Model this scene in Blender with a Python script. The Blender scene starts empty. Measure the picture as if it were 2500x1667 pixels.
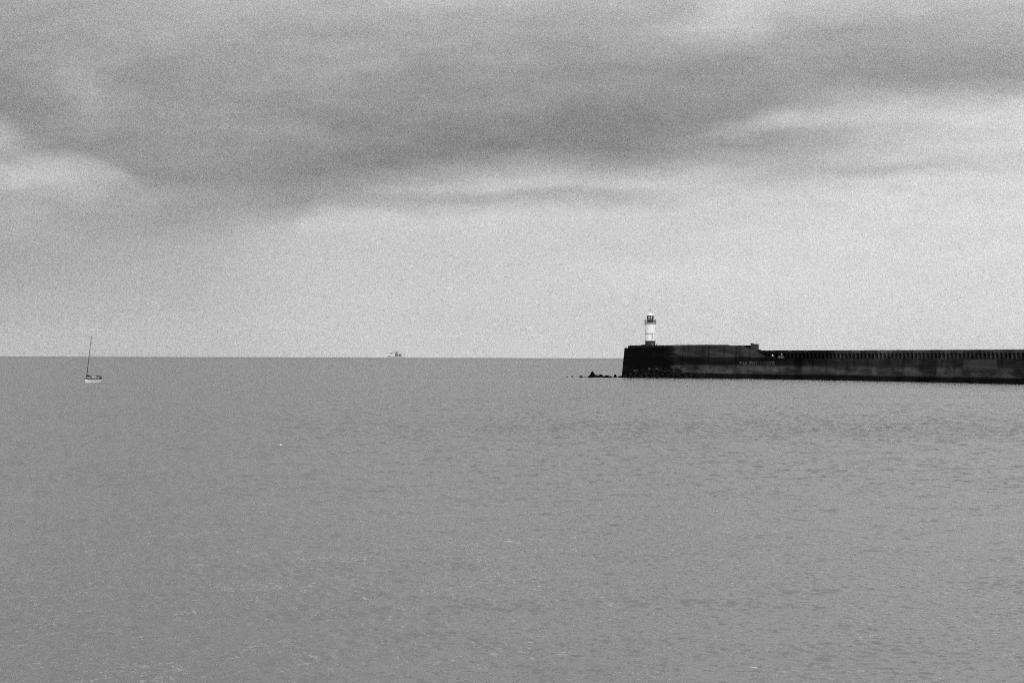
import bpy, bmesh, math, random
import numpy as np
from mathutils import Vector, Matrix, noise as mnoise

random.seed(7)
R = math.radians
C = bpy.context.scene.collection
SC = bpy.context.scene

F = 3472.0          # focal length in photo pixels (50 mm on a 36 mm frame, 2500 px wide)
H = 7.6             # eye height above the water


def hor(px):
    return 873.4 + 0.0031 * (px - 1250)


# ------------------------------------------------------------------ helpers
def tag(o, label=None, cat=None, group=None, kind=None):
    if label: o['label'] = label
    if cat: o['category'] = cat
    if group: o['group'] = group
    if kind: o['kind'] = kind
    return o


def empty(name, loc, rz=0.0):
    o = bpy.data.objects.new(name, None)
    C.objects.link(o)
    o.location = loc
    o.rotation_euler = (0, 0, rz)
    o.empty_display_size = 0.5
    return o


def obj(name, bm, m=None, parent=None, smooth=False, loc=None):
    bmesh.ops.recalc_face_normals(bm, faces=bm.faces[:])
    me = bpy.data.meshes.new(name)
    bm.to_mesh(me)
    bm.free()
    if smooth:
        me.polygons.foreach_set('use_smooth', [True] * len(me.polygons))
    if m: me.materials.append(m)
    o = bpy.data.objects.new(name, me)
    C.objects.link(o)
    if loc is not None: o.location = loc
    if parent: o.parent = parent
    return o


def box(bm, x0, x1, y0, y1, z0, z1, M=None):
    v = [bm.verts.new((x, y, z)) for x in (x0, x1) for y in (y0, y1) for z in (z0, z1)]
    for f in ((0, 1, 3, 2), (4, 6, 7, 5), (0, 4, 5, 1), (2, 3, 7, 6), (0, 2, 6, 4), (1, 5, 7, 3)):
        bm.faces.new([v[i] for i in f])
    if M is not None:
        for q in v: q.co = M @ q.co
    return v


def lathe(bm, prof, n=32, cx=0, cy=0, cap=True):
    rings = []
    for r, z in prof:
        rings.append([bm.verts.new((cx + r * math.cos(2 * math.pi * k / n), cy + r * math.sin(2 * math.pi * k / n), z)) for k in range(n)])
    for a, b in zip(rings, rings[1:]):
        for k in range(n):
            bm.faces.new((a[k], a[(k + 1) % n], b[(k + 1) % n], b[k]))
    if cap:
        bm.faces.new(rings[0][::-1])
        bm.faces.new(rings[-1])


def tube(bm, pts, r, n=8, r2=None):
    pts = [Vector(p) for p in pts]
    rings = []
    for i, p in enumerate(pts):
        d = (pts[min(i + 1, len(pts) - 1)] - pts[max(i - 1, 0)]).normalized()
        a = d.orthogonal().normalized()
        b = d.cross(a)
        rr = r if r2 is None else r + (r2 - r) * i / (len(pts) - 1)
        rings.append([bm.verts.new(p + rr * (a * math.cos(2 * math.pi * k / n) + b * math.sin(2 * math.pi * k / n))) for k in range(n)])
    # keep successive rings aligned
    for i in range(1, len(rings)):
        pass
    for a, b in zip(rings, rings[1:]):
        for k in range(n):
            bm.faces.new((a[k], a[(k + 1) % n], b[(k + 1) % n], b[k]))
    bm.faces.new(rings[0][::-1])
    bm.faces.new(rings[-1])


# ------------------------------------------------------------------ node helper
class NT:
    def __init__(self, tree):
        self.t = tree
        self.t.nodes.clear()

    def n(self, typ, **kw):
        nd = self.t.nodes.new(typ)
        for k, v in kw.items(): setattr(nd, k, v)
        return nd

    def link(self, a, b): self.t.links.new(a, b)

    def inp(self, sock, v):
        if isinstance(v, bpy.types.NodeSocket): self.link(v, sock)
        elif v is not None: sock.default_value = v

    def m(self, op, a, b=None, c=None, clamp=False):
        nd = self.n('ShaderNodeMath', operation=op)
        nd.use_clamp = clamp
        for s, v in zip(nd.inputs, (a, b, c)): self.inp(s, v)
        return nd.outputs[0]

    def add(self, a, b): return self.m('ADD', a, b)
    def mul(self, a, b): return self.m('MULTIPLY', a, b)
    def sub(self, a, b): return self.m('SUBTRACT', a, b)

    def mix(self, f, a, b):
        nd = self.n('ShaderNodeMix', data_type='FLOAT')
        nd.clamp_factor = True
        self.inp(nd.inputs[0], f); self.inp(nd.inputs[2], a); self.inp(nd.inputs[3], b)
        return nd.outputs[0]

    def sstep(self, x, lo, hi, a=0.0, b=1.0):
        nd = self.n('ShaderNodeMapRange', interpolation_type='SMOOTHSTEP')
        self.inp(nd.inputs[0], x)
        for i, v in enumerate((lo, hi, a, b)): self.inp(nd.inputs[1 + i], v)
        return nd.outputs[0]

    def xyz(self, x=0.0, y=0.0, z=0.0):
        nd = self.n('ShaderNodeCombineXYZ')
        for s, v in zip(nd.inputs, (x, y, z)): self.inp(s, v)
        return nd.outputs[0]

    def sep(self, v):
        nd = self.n('ShaderNodeSeparateXYZ')
        self.link(v, nd.inputs[0])
        return nd.outputs

    def noise(self, vec, scale=1.0, detail=2.0, rough=0.5, dist=0.0, out=0, dim='3D'):
        nd = self.n('ShaderNodeTexNoise', noise_dimensions=dim)
        self.link(vec, nd.inputs['Vector'])
        nd.inputs['Scale'].default_value = scale
        nd.inputs['Detail'].default_value = detail
        nd.inputs['Roughness'].default_value = rough
        nd.inputs['Distortion'].default_value = dist
        return nd.outputs[out]

    def scale3(self, v, s):
        nd = self.n('ShaderNodeVectorMath', operation='MULTIPLY')
        self.link(v, nd.inputs[0]); nd.inputs[1].default_value = s
        return nd.outputs[0]

    def add3(self, v, w):
        nd = self.n('ShaderNodeVectorMath', operation='ADD')
        self.link(v, nd.inputs[0])
        self.inp(nd.inputs[1], w)
        return nd.outputs[0]

    def curve(self, x, pts, lo=0.0, hi=1.0):
        """float curve through pts (x in lo..hi); y free range"""
        ys = [p[1] for p in pts]
        y0, y1 = min(ys), max(ys)
        if y1 - y0 < 1e-6: y1 = y0 + 1
        nd = self.n('ShaderNodeFloatCurve')
        fx = self.m('DIVIDE', self.sub(x, lo), hi - lo, clamp=True)
        self.link(fx, nd.inputs['Value'])
        cv = nd.mapping.curves[0]
        for i, (a, b) in enumerate(pts):
            p = ((a - lo) / (hi - lo), (b - y0) / (y1 - y0))
            if i < 2: cv.points[i].location = p
            else: cv.points.new(*p)
        nd.mapping.update()
        return self.add(self.mul(nd.outputs[0], y1 - y0), y0)

    def blob(self, uv, cx, cy, rx, ry, amp, rot=0.0, pw=1.0):
        mp = self.n('ShaderNodeMapping', vector_type='TEXTURE')
        self.link(uv, mp.inputs['Vector'])
        mp.inputs['Location'].default_value = (cx, cy, 0)
        mp.inputs['Rotation'].default_value = (0, 0, R(rot))
        mp.inputs['Scale'].default_value = (rx, ry, 1)
        d = self.n('ShaderNodeVectorMath', operation='DOT_PRODUCT')
        self.link(mp.outputs[0], d.inputs[0]); self.link(mp.outputs[0], d.inputs[1])
        x = d.outputs['Value']
        if pw != 1.0: x = self.m('POWER', x, pw)
        return self.mul(self.m('POWER', math.exp(-0.7), x), amp)


# ------------------------------------------------------------------ sky
SUN_AZ, SUN_EL = R(160), R(36)         # clockwise from the view direction (+Y): right, a little behind


def make_world():
    w = bpy.data.worlds.new('World')
    SC.world = w
    w.use_nodes = True
    g = NT(w.node_tree)
    tc = g.n('ShaderNodeTexCoord')
    D = tc.outputs['Generated']
    x, y, z = g.sep(D)
    # direction on the plane one unit out to sea; 3472 units = one unit of slope
    yc = g.m('MAXIMUM', y, 0.25)
    U0 = g.add(g.mul(g.m('DIVIDE', x, yc), F), 1250)
    V0 = g.sub(873.4, g.mul(g.m('DIVIDE', g.m('MAXIMUM', z, 0.0), yc), F))
    uv0 = g.xyz(U0, V0, 0)
    # warp
    wn = g.n('ShaderNodeTexNoise')
    g.link(g.scale3(uv0, (0.0042, 0.011, 1)), wn.inputs['Vector'])
    wn.inputs['Scale'].default_value = 1.0
    wn.inputs['Detail'].default_value = 4.0
    wn.inputs['Roughness'].default_value = 0.55
    ws = g.sep(wn.outputs['Color'])
    U = g.add(U0, g.mul(g.sub(ws[0], 0.5), 130))
    Vw = g.add(V0, g.mul(g.sub(ws[1], 0.5), 62))
    uv = g.xyz(U, Vw, 0)
    uvf = g.xyz(g.add(U0, 0.0), Vw, 0)

    # clear band over the horizon
    base = g.curve(V0, [(0, .79), (300, .79), (450, .79), (560, .785), (700, .795), (800, .795), (873, .79)], 0, 873)
    side = g.curve(U0, [(-400, -.115), (0, -.085), (400, -.065), (800, -.012), (1100, .0), (1500, .012), (2000, .026), (2500, .034), (2900, .034)], -400, 2900)
    low = g.sstep(V0, 620, 873, 0.0, 1.0)
    base = g.add(base, g.mul(side, g.mix(low, 1.6, 0.75)))
    val = base
    # second thin sheet
    E2 = g.curve(U, [(0, 590), (300, 585), (600, 566), (690, 555), (760, 526), (900, 512), (1050, 516), (1250, 505), (1500, 499), (1700, 492), (1850, 478), (2100, 440), (2500, 400)], 0, 2500)
    w2 = g.sstep(U0, 500, 950, 66, 40)
    m2 = g.sstep(g.sub(E2, Vw), g.mul(w2, -.6), w2)
    s2 = g.curve(U0, [(-200, .66), (0, .675), (300, .635), (600, .625), (800, .645), (1000, .66), (1300, .665), (1600, .685), (1800, .72), (2100, .755), (2500, .795)], -200, 2500)
    for b in ((150, 432, 190, 36, .09, 4), (1150, 455, 190, 20, .10, -3), (1560, 454, 200, 20, .11, 2),
              (1840, 345, 230, 34, -.10, -5), (2150, 410, 190, 12, -.035, -3), (1800, 300, 190, 14, .05, -8),
              (2150, 275, 260, 20, .02, -3), (1700, 425, 160, 14, .02, 0), (1300, 480, 380, 16, -.02, -2), (500, 455, 200, 30, -.03, 4),
              (850, 490, 150, 16, -.015, 0), (2420, 330, 200, 60, .02, 0)):
        s2 = g.add(s2, g.blob(uv, *b))
    val = g.mix(m2, val, s2)
    # main deck of cloud
    E1 = g.curve(U, [(-200, 400), (0, 392), (100, 386), (200, 391), (270, 410), (330, 448), (420, 470), (600, 474), (800, 466), (900, 450), (1000, 440), (1100, 424), (1200, 404),
                     (1300, 398), (1400, 401), (1500, 405), (1600, 400), (1680, 378), (1760, 340), (1850, 306), (1950, 278), (2100, 260), (2300, 250), (2500, 230), (2800, 215)], -200, 2800)
    wid = g.add(g.mix(g.sstep(U0, 300, 900), 40, 58), g.sstep(U0, 1500, 2000, 0, 26))
    m1 = g.sstep(g.sub(E1, Vw), g.mul(wid, -0.45), wid)
    c1 = g.curve(Vw, [(-1200, .88), (-300, .82), (-60, .735), (0, .705), (60, .665), (130, .635), (220, .60), (320, .575), (420, .57), (520, .58)], -1200, 520)
    for b in ((800, 20, 420, 110, .02, 0), (1790, 40, 90, 60, .08, -25), (190, 230, 120, 60, .085, 30), (0, 335, 60, 32, .13, 20),
              (1480, 320, 380, 90, -.03, -4), (2320, 130, 260, 70, -.045, -6), (2050, 90, 200, 60, -.025, 0), (620, 320, 260, 26, .03, 2),
              (30, 170, 130, 120, -.05, 0), (1050, 330, 260, 60, -.02, 0), (1350, 120, 300, 80, -.02, 10),
              (2450, 220, 200, 30, -.02, -5), (1650, 90, 160, 40, .03, -20), (450, 130, 200, 90, .015, 20), (260, 355, 120, 22, -.015, 0), (150, -500, 480, 280, -.26, 0), (2350, -300, 500, 420, .07, 0)):  # final pair: unseen dark and bright cloud added to shape the sea's reflections
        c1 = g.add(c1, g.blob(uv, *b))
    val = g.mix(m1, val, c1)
    # billow detail
    n1 = g.noise(g.scale3(uv, (0.0028, 0.0085, 1)), 1.0, 5.0, 0.55, 0.35)
    n2 = g.noise(g.scale3(uvf, (0.012, 0.03, 1)), 1.0, 6.0, 0.6, 0.2)
    amp = g.mix(g.sstep(V0, 470, 640), .145, .045)
    n5 = g.noise(g.scale3(uv, (0.0014, 0.021, 1)), 1.0, 4.0, 0.55, 0.2)
    val = g.add(val, g.mul(g.sub(n5, .5), g.mul(amp, .55)))
    val = g.add(val, g.mul(g.sub(n1, .5), amp))
    val = g.add(val, g.mul(g.sub(n2, .5), g.mul(amp, .5)))
    # fine speckle added to the sky brightness to imitate film grain
    n3 = g.noise(D, GRAIN_SCALE, 1.0, 0.6)
    val = g.add(val, g.mul(g.sub(n3, .5), GRAIN_AMP))
    # the rest of the sky (overhead and behind): plain overcast, brighter round the sun
    sd = Vector((math.sin(SUN_AZ) * math.cos(SUN_EL), math.cos(SUN_AZ) * math.cos(SUN_EL), math.sin(SUN_EL)))
    dp = g.n('ShaderNodeVectorMath', operation='DOT_PRODUCT')
    g.link(D, dp.inputs[0]); dp.inputs[1].default_value = sd
    glow = g.sstep(dp.outputs['Value'], -0.1, 1.0, 0.0, 0.34)
    n4 = g.noise(D, 2.6, 5.0, 0.55, 0.4)
    rest = g.add(g.add(ZENITH, g.mul(g.sub(n4, .5), .22)), glow)
    front = g.mul(g.sstep(y, 0.45, 0.8), g.sstep(z, 0.75, 0.35))
    val = g.mix(front, rest, val)
    lin = g.m('POWER', g.m('MAXIMUM', val, 0.0), 2.25)
    st = g.n('ShaderNodeTexSky', sky_type='NISHITA')
    st.sun_disc = False
    st.sun_elevation = SUN_EL
    st.sun_rotation = SUN_AZ
    st.air_density = 1.0
    st.dust_density = 2.0
    bw = g.n('ShaderNodeRGBToBW')
    g.link(st.outputs[0], bw.inputs[0])
    # almost closed cloud: a few per cent of the clear sky comes through
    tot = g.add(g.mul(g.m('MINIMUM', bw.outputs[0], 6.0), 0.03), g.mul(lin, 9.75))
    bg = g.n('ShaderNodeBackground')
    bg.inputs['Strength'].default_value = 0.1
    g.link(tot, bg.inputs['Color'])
    out = g.n('ShaderNodeOutputWorld')
    g.link(bg.outputs[0], out.inputs['Surface'])
    w.cycles.sampling_method = 'MANUAL'
    w.cycles.sample_map_resolution = 512


GRAIN_SCALE, GRAIN_AMP = 1650.0, 0.52
ZENITH = 0.84


def add_sun():
    L = bpy.data.lights.new('sun', 'SUN')
    L.energy = 1.4
    L.angle = R(24)
    L.color = (1, 0.985, 0.96)
    o = bpy.data.objects.new('sun', L)
    C.objects.link(o)
    d = Vector((math.sin(SUN_AZ) * math.cos(SUN_EL), math.cos(SUN_AZ) * math.cos(SUN_EL), math.sin(SUN_EL)))
    o.rotation_euler = d.to_track_quat('Z', 'Y').to_euler()


# ------------------------------------------------------------------ materials
def pbr(name, col=0.1, rough=0.8, ior=1.45, var=0.25, scale=2.0, spec=0.3, bump=0.0, metal=0.0):
    m = bpy.data.materials.new(name)
    m.use_nodes = True
    g = NT(m.node_tree)
    tc = g.n('ShaderNodeTexCoord')
    p = g.n('ShaderNodeBsdfPrincipled')
    nz = g.noise(tc.outputs['Object'], scale, 5, 0.6)
    c = g.mul(g.add(1 - var, g.mul(nz, 2 * var)), col)
    g.link(g.xyz(c, c, c), p.inputs['Base Color'])
    p.inputs['Roughness'].default_value = rough
    p.inputs['IOR'].default_value = ior
    p.inputs['Specular IOR Level'].default_value = spec
    p.inputs['Metallic'].default_value = metal
    if bump:
        b = g.n('ShaderNodeBump')
        b.inputs['Distance'].default_value = bump
        g.link(g.noise(tc.outputs['Object'], scale * 4, 6, 0.65), b.inputs['Height'])
        g.link(b.outputs[0], p.inputs['Normal'])
    o = g.n('ShaderNodeOutputMaterial')
    g.link(p.outputs[0], o.inputs[0])
    return m


def water_mat():
    m = bpy.data.materials.new('sea_water')
    m.use_nodes = True
    g = NT(m.node_tree)
    geo = g.n('ShaderNodeNewGeometry')
    P = geo.outputs['Position']
    rot = g.n('ShaderNodeMapping', vector_type='POINT')
    g.link(P, rot.inputs['Vector'])
    rot.inputs['Rotation'].default_value = (0, 0, R(9))
    Q = rot.outputs[0]
    x, y, z = g.sep(P)

    def slope(vec, sc, detail, rough):
        nd = g.n('ShaderNodeTexNoise')
        g.link(vec, nd.inputs['Vector'])
        nd.inputs['Scale'].default_value = sc
        nd.inputs['Detail'].default_value = detail
        nd.inputs['Roughness'].default_value = rough
        s = g.sep(nd.outputs['Color'])
        return g.sub(s[0], .5), g.sub(s[1], .5)

    # wind patches
    patch = g.noise(g.scale3(P, (0.006, 0.012, 1)), 1.0, 4, 0.55, 0.5)
    patch2 = g.noise(g.scale3(P, (0.03, 0.05, 1)), 1.0, 3, 0.55, 0.3)
    gust = g.add(g.mul(g.sub(patch, .5), 1.3), g.mul(g.sub(patch2, .5), .6))
    for b in GUSTS:
        gust = g.add(gust, g.blob(P, *b))
    k = g.m('MINIMUM', g.m('MAXIMUM', g.add(1.0, gust), .3), 2.2)
    at = g.n('ShaderNodeAttribute', attribute_name='unresolved')
    un = at.outputs['Fac']
    ax, ay = slope(g.scale3(Q, (0.9, 1.7, 1)), 1.0, 3.0, 0.55)
    cx, cy = slope(g.scale3(Q, (5.5, 6.0, 1)), 1.0, 4.0, 0.7)
    ex, ey = slope(g.scale3(P, (2.8, 0.17, 1)), 1.0, 3.0, 0.7)
    # ripples finer than the modelled waves, in little cat's-paws
    paw = g.noise(g.scale3(P, (0.75, 0.42, 1)), 1.0, 3.0, 0.6, 0.3)
    k = g.mul(k, g.sstep(paw, .36, .66, .35, 1.75))
    sx = g.mul(g.add(g.mul(g.mul(ax, un), .40), g.mul(cx, RIPPLE)), k)
    # far out, where the waves themselves are too fine to model, only the faces turned to the beach are seen
    wy = g.mul(g.m('ABSOLUTE', g.add(g.add(g.mul(ay, .9), g.mul(ey, 2.1)), g.mul(cy, .35))), un)
    sy = g.mul(g.sub(g.mul(cy, RIPPLE), wy), k)
    # sparse steep little fronts, larger farther out
    act = g.noise(g.scale3(P, (0.02, 0.03, 1)), 1.0, 3, 0.55)
    acts = g.sstep(g.add(act, g.mul(gust, .07)), .36, .58, .3, 1.0)
    f0 = g.noise(g.scale3(Q, (0.42, 0.16, 1)), 1.0, 3.0, 0.6, 0.3)
    f1 = g.noise(g.scale3(Q, (1.1, 0.9, 1)), 1.0, 3.0, 0.6, 0.3)
    f2 = g.noise(g.scale3(Q, (3.6, 3.4, 1)), 1.0, 3.0, 0.6, 0.3)
    fr = g.add(g.add(g.mul(g.sstep(f1, .56, .66), g.sstep(y, 55, 90, 0, .46)), g.mul(g.sstep(f2, .56, .66), g.sstep(y, 110, 60, 0, .38))),
               g.mul(g.sstep(f0, .56, .68), g.sstep(y, 120, 220, 0, .36)))
    sy = g.sub(sy, g.mul(fr, acts))
    sy = g.sub(sy, g.add(g.sstep(y, 60, 260, .05, .02), g.add(g.mul(un, WATER_TILT), g.sstep(y, 2500, 14000, 0, .16))))
    gn = g.sep(geo.outputs['Normal'])
    sx = g.add(sx, g.m('DIVIDE', gn[0], g.m('MAXIMUM', gn[2], .05)))
    sy = g.add(sy, g.m('DIVIDE', gn[1], g.m('MAXIMUM', gn[2], .05)))
    nv = g.n('ShaderNodeVectorMath', operation='NORMALIZE')
    g.link(g.xyz(sx, sy, 1.0), nv.inputs[0])
    N = nv.outputs[0]
    # light coming back out of the chalky water under a rippled reflecting skin
    df = g.n('ShaderNodeBsdfDiffuse')
    df.inputs['Color'].default_value = (WATER_BODY, WATER_BODY, WATER_BODY, 1)
    gl = g.n('ShaderNodeBsdfGlossy')
    gl.inputs['Roughness'].default_value = .03
    gl.inputs['Color'].default_value = (1, 1, 1, 1)
    g.link(N, gl.inputs['Normal'])
    fr_ = g.n('ShaderNodeFresnel')
    fr_.inputs['IOR'].default_value = 1.47
    g.link(N, fr_.inputs['Normal'])
    mx = g.n('ShaderNodeMixShader')
    g.link(fr_.outputs[0], mx.inputs[0]); g.link(df.outputs[0], mx.inputs[1]); g.link(gl.outputs[0], mx.inputs[2])
    o = g.n('ShaderNodeOutputMaterial')
    g.link(mx.outputs[0], o.inputs[0])
    return m


WATER_BODY = 0.135
WATER_TILT = 0.025
RIPPLE = .70


def wall_mat(name, mode='wall'):
    """stained sea-wall concrete; UV 'sz' carries metres along the wall and metres above the water"""
    m = bpy.data.materials.new(name)
    m.use_nodes = True
    g = NT(m.node_tree)
    uv = g.n('ShaderNodeUVMap', uv_map='sz')
    S = uv.outputs[0]
    s, z, _ = g.sep(S)
    blot = g.noise(g.scale3(S, (0.16, 0.32, 1)), 1.0, 5, 0.6, 0.4)
    fine = g.noise(g.scale3(S, (1.3, 1.6, 1)), 1.0, 6, 0.7)
    strk = g.noise(g.scale3(S, (0.75, 0.05, 1)), 1.0, 4, 0.6)
    lift = g.noise(g.scale3(S, (0.07, 0.9, 1)), 1.0, 3, 0.55)
    bay = g.n('ShaderNodeTexWhiteNoise', noise_dimensions='1D')
    g.link(g.m('FLOOR', g.m('DIVIDE', g.add(s, 3.0), 7.4)), bay.inputs['W'])
    a = g.add(.045, g.mul(g.sub(blot, .42), .16))
    a = g.add(a, g.mul(g.sub(fine, .5), .09))
    a = g.add(a, g.mul(g.sub(lift, .5), .06))
    a = g.mul(a, g.add(.75, g.mul(bay.outputs[0], .5)))
    if mode == 'wall':
        # lime-bleached belt and dark damp belt below the coping
        belt = g.mul(g.sstep(z, 1.6, 3.0), g.sstep(g.add(z, g.mul(blot, 2.0)), 6.4, 4.9))
        a = g.add(a, g.mul(belt, g.mul(g.sstep(blot, .38, .66), .065)))
        damp = g.mul(g.sstep(z, 4.4, 5.6), g.sstep(z, 8.6, 7.6))
        dampx = g.curve(s, [(0, .75), (75, .75), (92, .45), (110, .35), (260, .3)], 0, 260)
        a = g.mul(a, g.sub(1.0, g.mul(damp, dampx)))
        run = g.mul(g.sstep(strk, .5, .66), g.sstep(z, 2.0, 6.5))
        a = g.mul(a, g.sub(1.0, g.mul(run, .5)))
        # blackened nose of the pier head
        sb = g.add(s, g.mul(g.sub(blot, .5), 14))
        nose = g.sstep(sb, 17.0, 25.0, .10, 1.0)
        cap = g.sstep(g.add(z, g.mul(g.sub(blot, .5), 1.5)), 11.3, 12.3, 0, .35)
        a = g.mul(a, g.m('MINIMUM', g.add(nose, cap), 1.0))
        # weed below high-water mark
        weed = g.sstep(g.add(z, g.mul(g.sub(fine, .5), .7)), 1.55, 2.1, .2, 1.0)
        a = g.mul(a, weed)
        # darkened upright joint by the steps
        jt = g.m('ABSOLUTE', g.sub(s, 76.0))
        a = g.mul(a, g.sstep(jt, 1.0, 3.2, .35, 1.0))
    elif mode == 'arcade':
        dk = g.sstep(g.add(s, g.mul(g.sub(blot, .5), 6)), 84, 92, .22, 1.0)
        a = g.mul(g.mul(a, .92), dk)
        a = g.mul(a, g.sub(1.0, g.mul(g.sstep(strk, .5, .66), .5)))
    elif mode == 'panel':
        a = g.add(g.mul(a, .8), .036)
        a = g.mul(a, g.sstep(g.add(z, g.mul(g.sub(blot, .5), 3.0)), 3.9, 5.0, .55, 1.0))
    a = g.m('MAXIMUM', g.mul(a, .51 if mode != 'arcade' else .85), .0025)
    p = g.n('ShaderNodeBsdfPrincipled')
    g.link(g.xyz(a, a, a), p.inputs['Base Color'])
    p.inputs['Roughness'].default_value = .92
    p.inputs['Specular IOR Level'].default_value = .02
    b = g.n('ShaderNodeBump')
    b.inputs['Distance'].default_value = .12
    b.inputs['Strength'].default_value = .7
    g.link(g.add(fine, g.mul(lift, .6)), b.inputs['Height'])
    g.link(b.outputs[0], p.inputs['Normal'])
    o = g.n('ShaderNodeOutputMaterial')
    g.link(p.outputs[0], o.inputs[0])
    return m


# ------------------------------------------------------------------ breakwater line
_px = np.array([1440, 1520, 1660, 1820, 1980, 2180, 2340, 2500, 2660, 2820])
_dep = np.array([46.8, 47.2, 48.0, 49.3, 51.4, 54.9, 57.8, 60.8, 64.0, 67.3])
_fit = np.polynomial.polynomial.Polynomial.fit(_px, _dep, 4)
PX = np.linspace(1517.5, 2760, 800)
_Y = H * F / _fit(PX)
_X = (PX - 1250) / F * _Y
S_ = np.concatenate([[0], np.cumsum(np.hypot(np.diff(_X), np.diff(_Y)))])
_tx, _ty = np.gradient(_X, S_), np.gradient(_Y, S_)
_l = np.hypot(_tx, _ty)
_nx, _ny = _ty / _l, -_tx / _l            # towards the camera side


def s_of(px): return float(np.interp(px, PX, S_))
def px_of(s): return float(np.interp(s, S_, PX))
SEND = float(S_[-1])


def pt(s, out, z):
    """s metres along the wall foot, out metres towards the harbour"""
    if s < 0:
        x0, y0 = _X[0] + s * _tx[0] / _l[0], _Y[0] + s * _ty[0] / _l[0]
        return Vector((x0 + out * _nx[0], y0 + out * _ny[0], z))
    x = np.interp(s, S_, _X); y = np.interp(s, S_, _Y)
    nx = np.interp(s, S_, _nx); ny = np.interp(s, S_, _ny)
    return Vector((float(x + out * nx), float(y + out * ny), z))


def zpix(px, y, back=0.0):
    """height of a point seen at pixel row y where the wall stands behind column px"""
    Y = float(np.interp(px, PX, _Y)) + back
    return H + (hor(px) - y) * Y / F


BAT = 0.09        # batter of the face
WALK = 7.62       # walkway level


def uvset(bm, f, coords):
    l = bm.loops.layers.uv.get('sz') or bm.loops.layers.uv.new('sz')
    for lp, c in zip(f.loops, coords): lp[l].uv = c


def sweep(bm, ss, ringf, cap=True):
    """ringf(s) -> list of (out, z); lofts the section along the wall with the 'sz' map"""
    bm.loops.layers.uv.new('sz') if not bm.loops.layers.uv.get('sz') else None
    l = bm.loops.layers.uv['sz']
    rings = []
    for s in ss:
        r = ringf(s)
        acc, uvs = 0, []
        rings.append((s, r, [bm.verts.new(pt(s, o, z)) for o, z in r]))
    n = len(rings[0][2])
    for (sa, ra, va), (sb, rb, vb) in zip(rings, rings[1:]):
        for k in range(n):
            j = (k + 1) % n
            f = bm.faces.new((va[k], vb[k], vb[j], va[j]))
            cs = []
            for (s_, r_, kk) in ((sa, ra, k), (sb, rb, k), (sb, rb, j), (sa, ra, j)):
                o_, z_ = r_[kk]
                cs.append((s_, z_ - min(0, o_) * 0.0 + (0 if o_ > -1.2 else o_ * .15)))
            for lp, c in zip(f.loops, cs): lp[l].uv = c
    if cap:
        for (s_, r_, v_) in (rings[0], rings[-1]):
            f = bm.faces.new(v_)
            for lp in f.loops:
                c = lp.vert.co
                lp[l].uv = (s_ + (c - v_[0].co).to_2d().length, c.z)


def nz(s, f=0.7, a=0.05, seed=0.0):
    return a * mnoise.noise(Vector((s * f, seed, 3.1)))


M_WALL = wall_mat('stained_concrete', 'wall')
M_ARC = wall_mat('arcade_concrete', 'arcade')
M_PAN = wall_mat('repair_concrete', 'panel')
M_ROCK = pbr('wet_rock', .003, .9, var=.6, scale=1.4, spec=.02, bump=.15)
M_BOULD = pbr('weedy_boulder', .009, .9, var=.9, scale=.5, spec=.02, bump=.2)
M_WALKC = pbr('walkway_concrete', .12, .9, var=.4, scale=.6, spec=.1)
M_DARK = pbr('black_paint', .012, .5, spec=.3)
M_IRON = pbr('grey_iron', .12, .6, var=.4, spec=.3)
M_WHITE = pbr('white_paint', .66, .6, var=.10, scale=.8, spec=.3)
M_PALE = pbr('pale_paint', .5, .6, var=.15)


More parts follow.
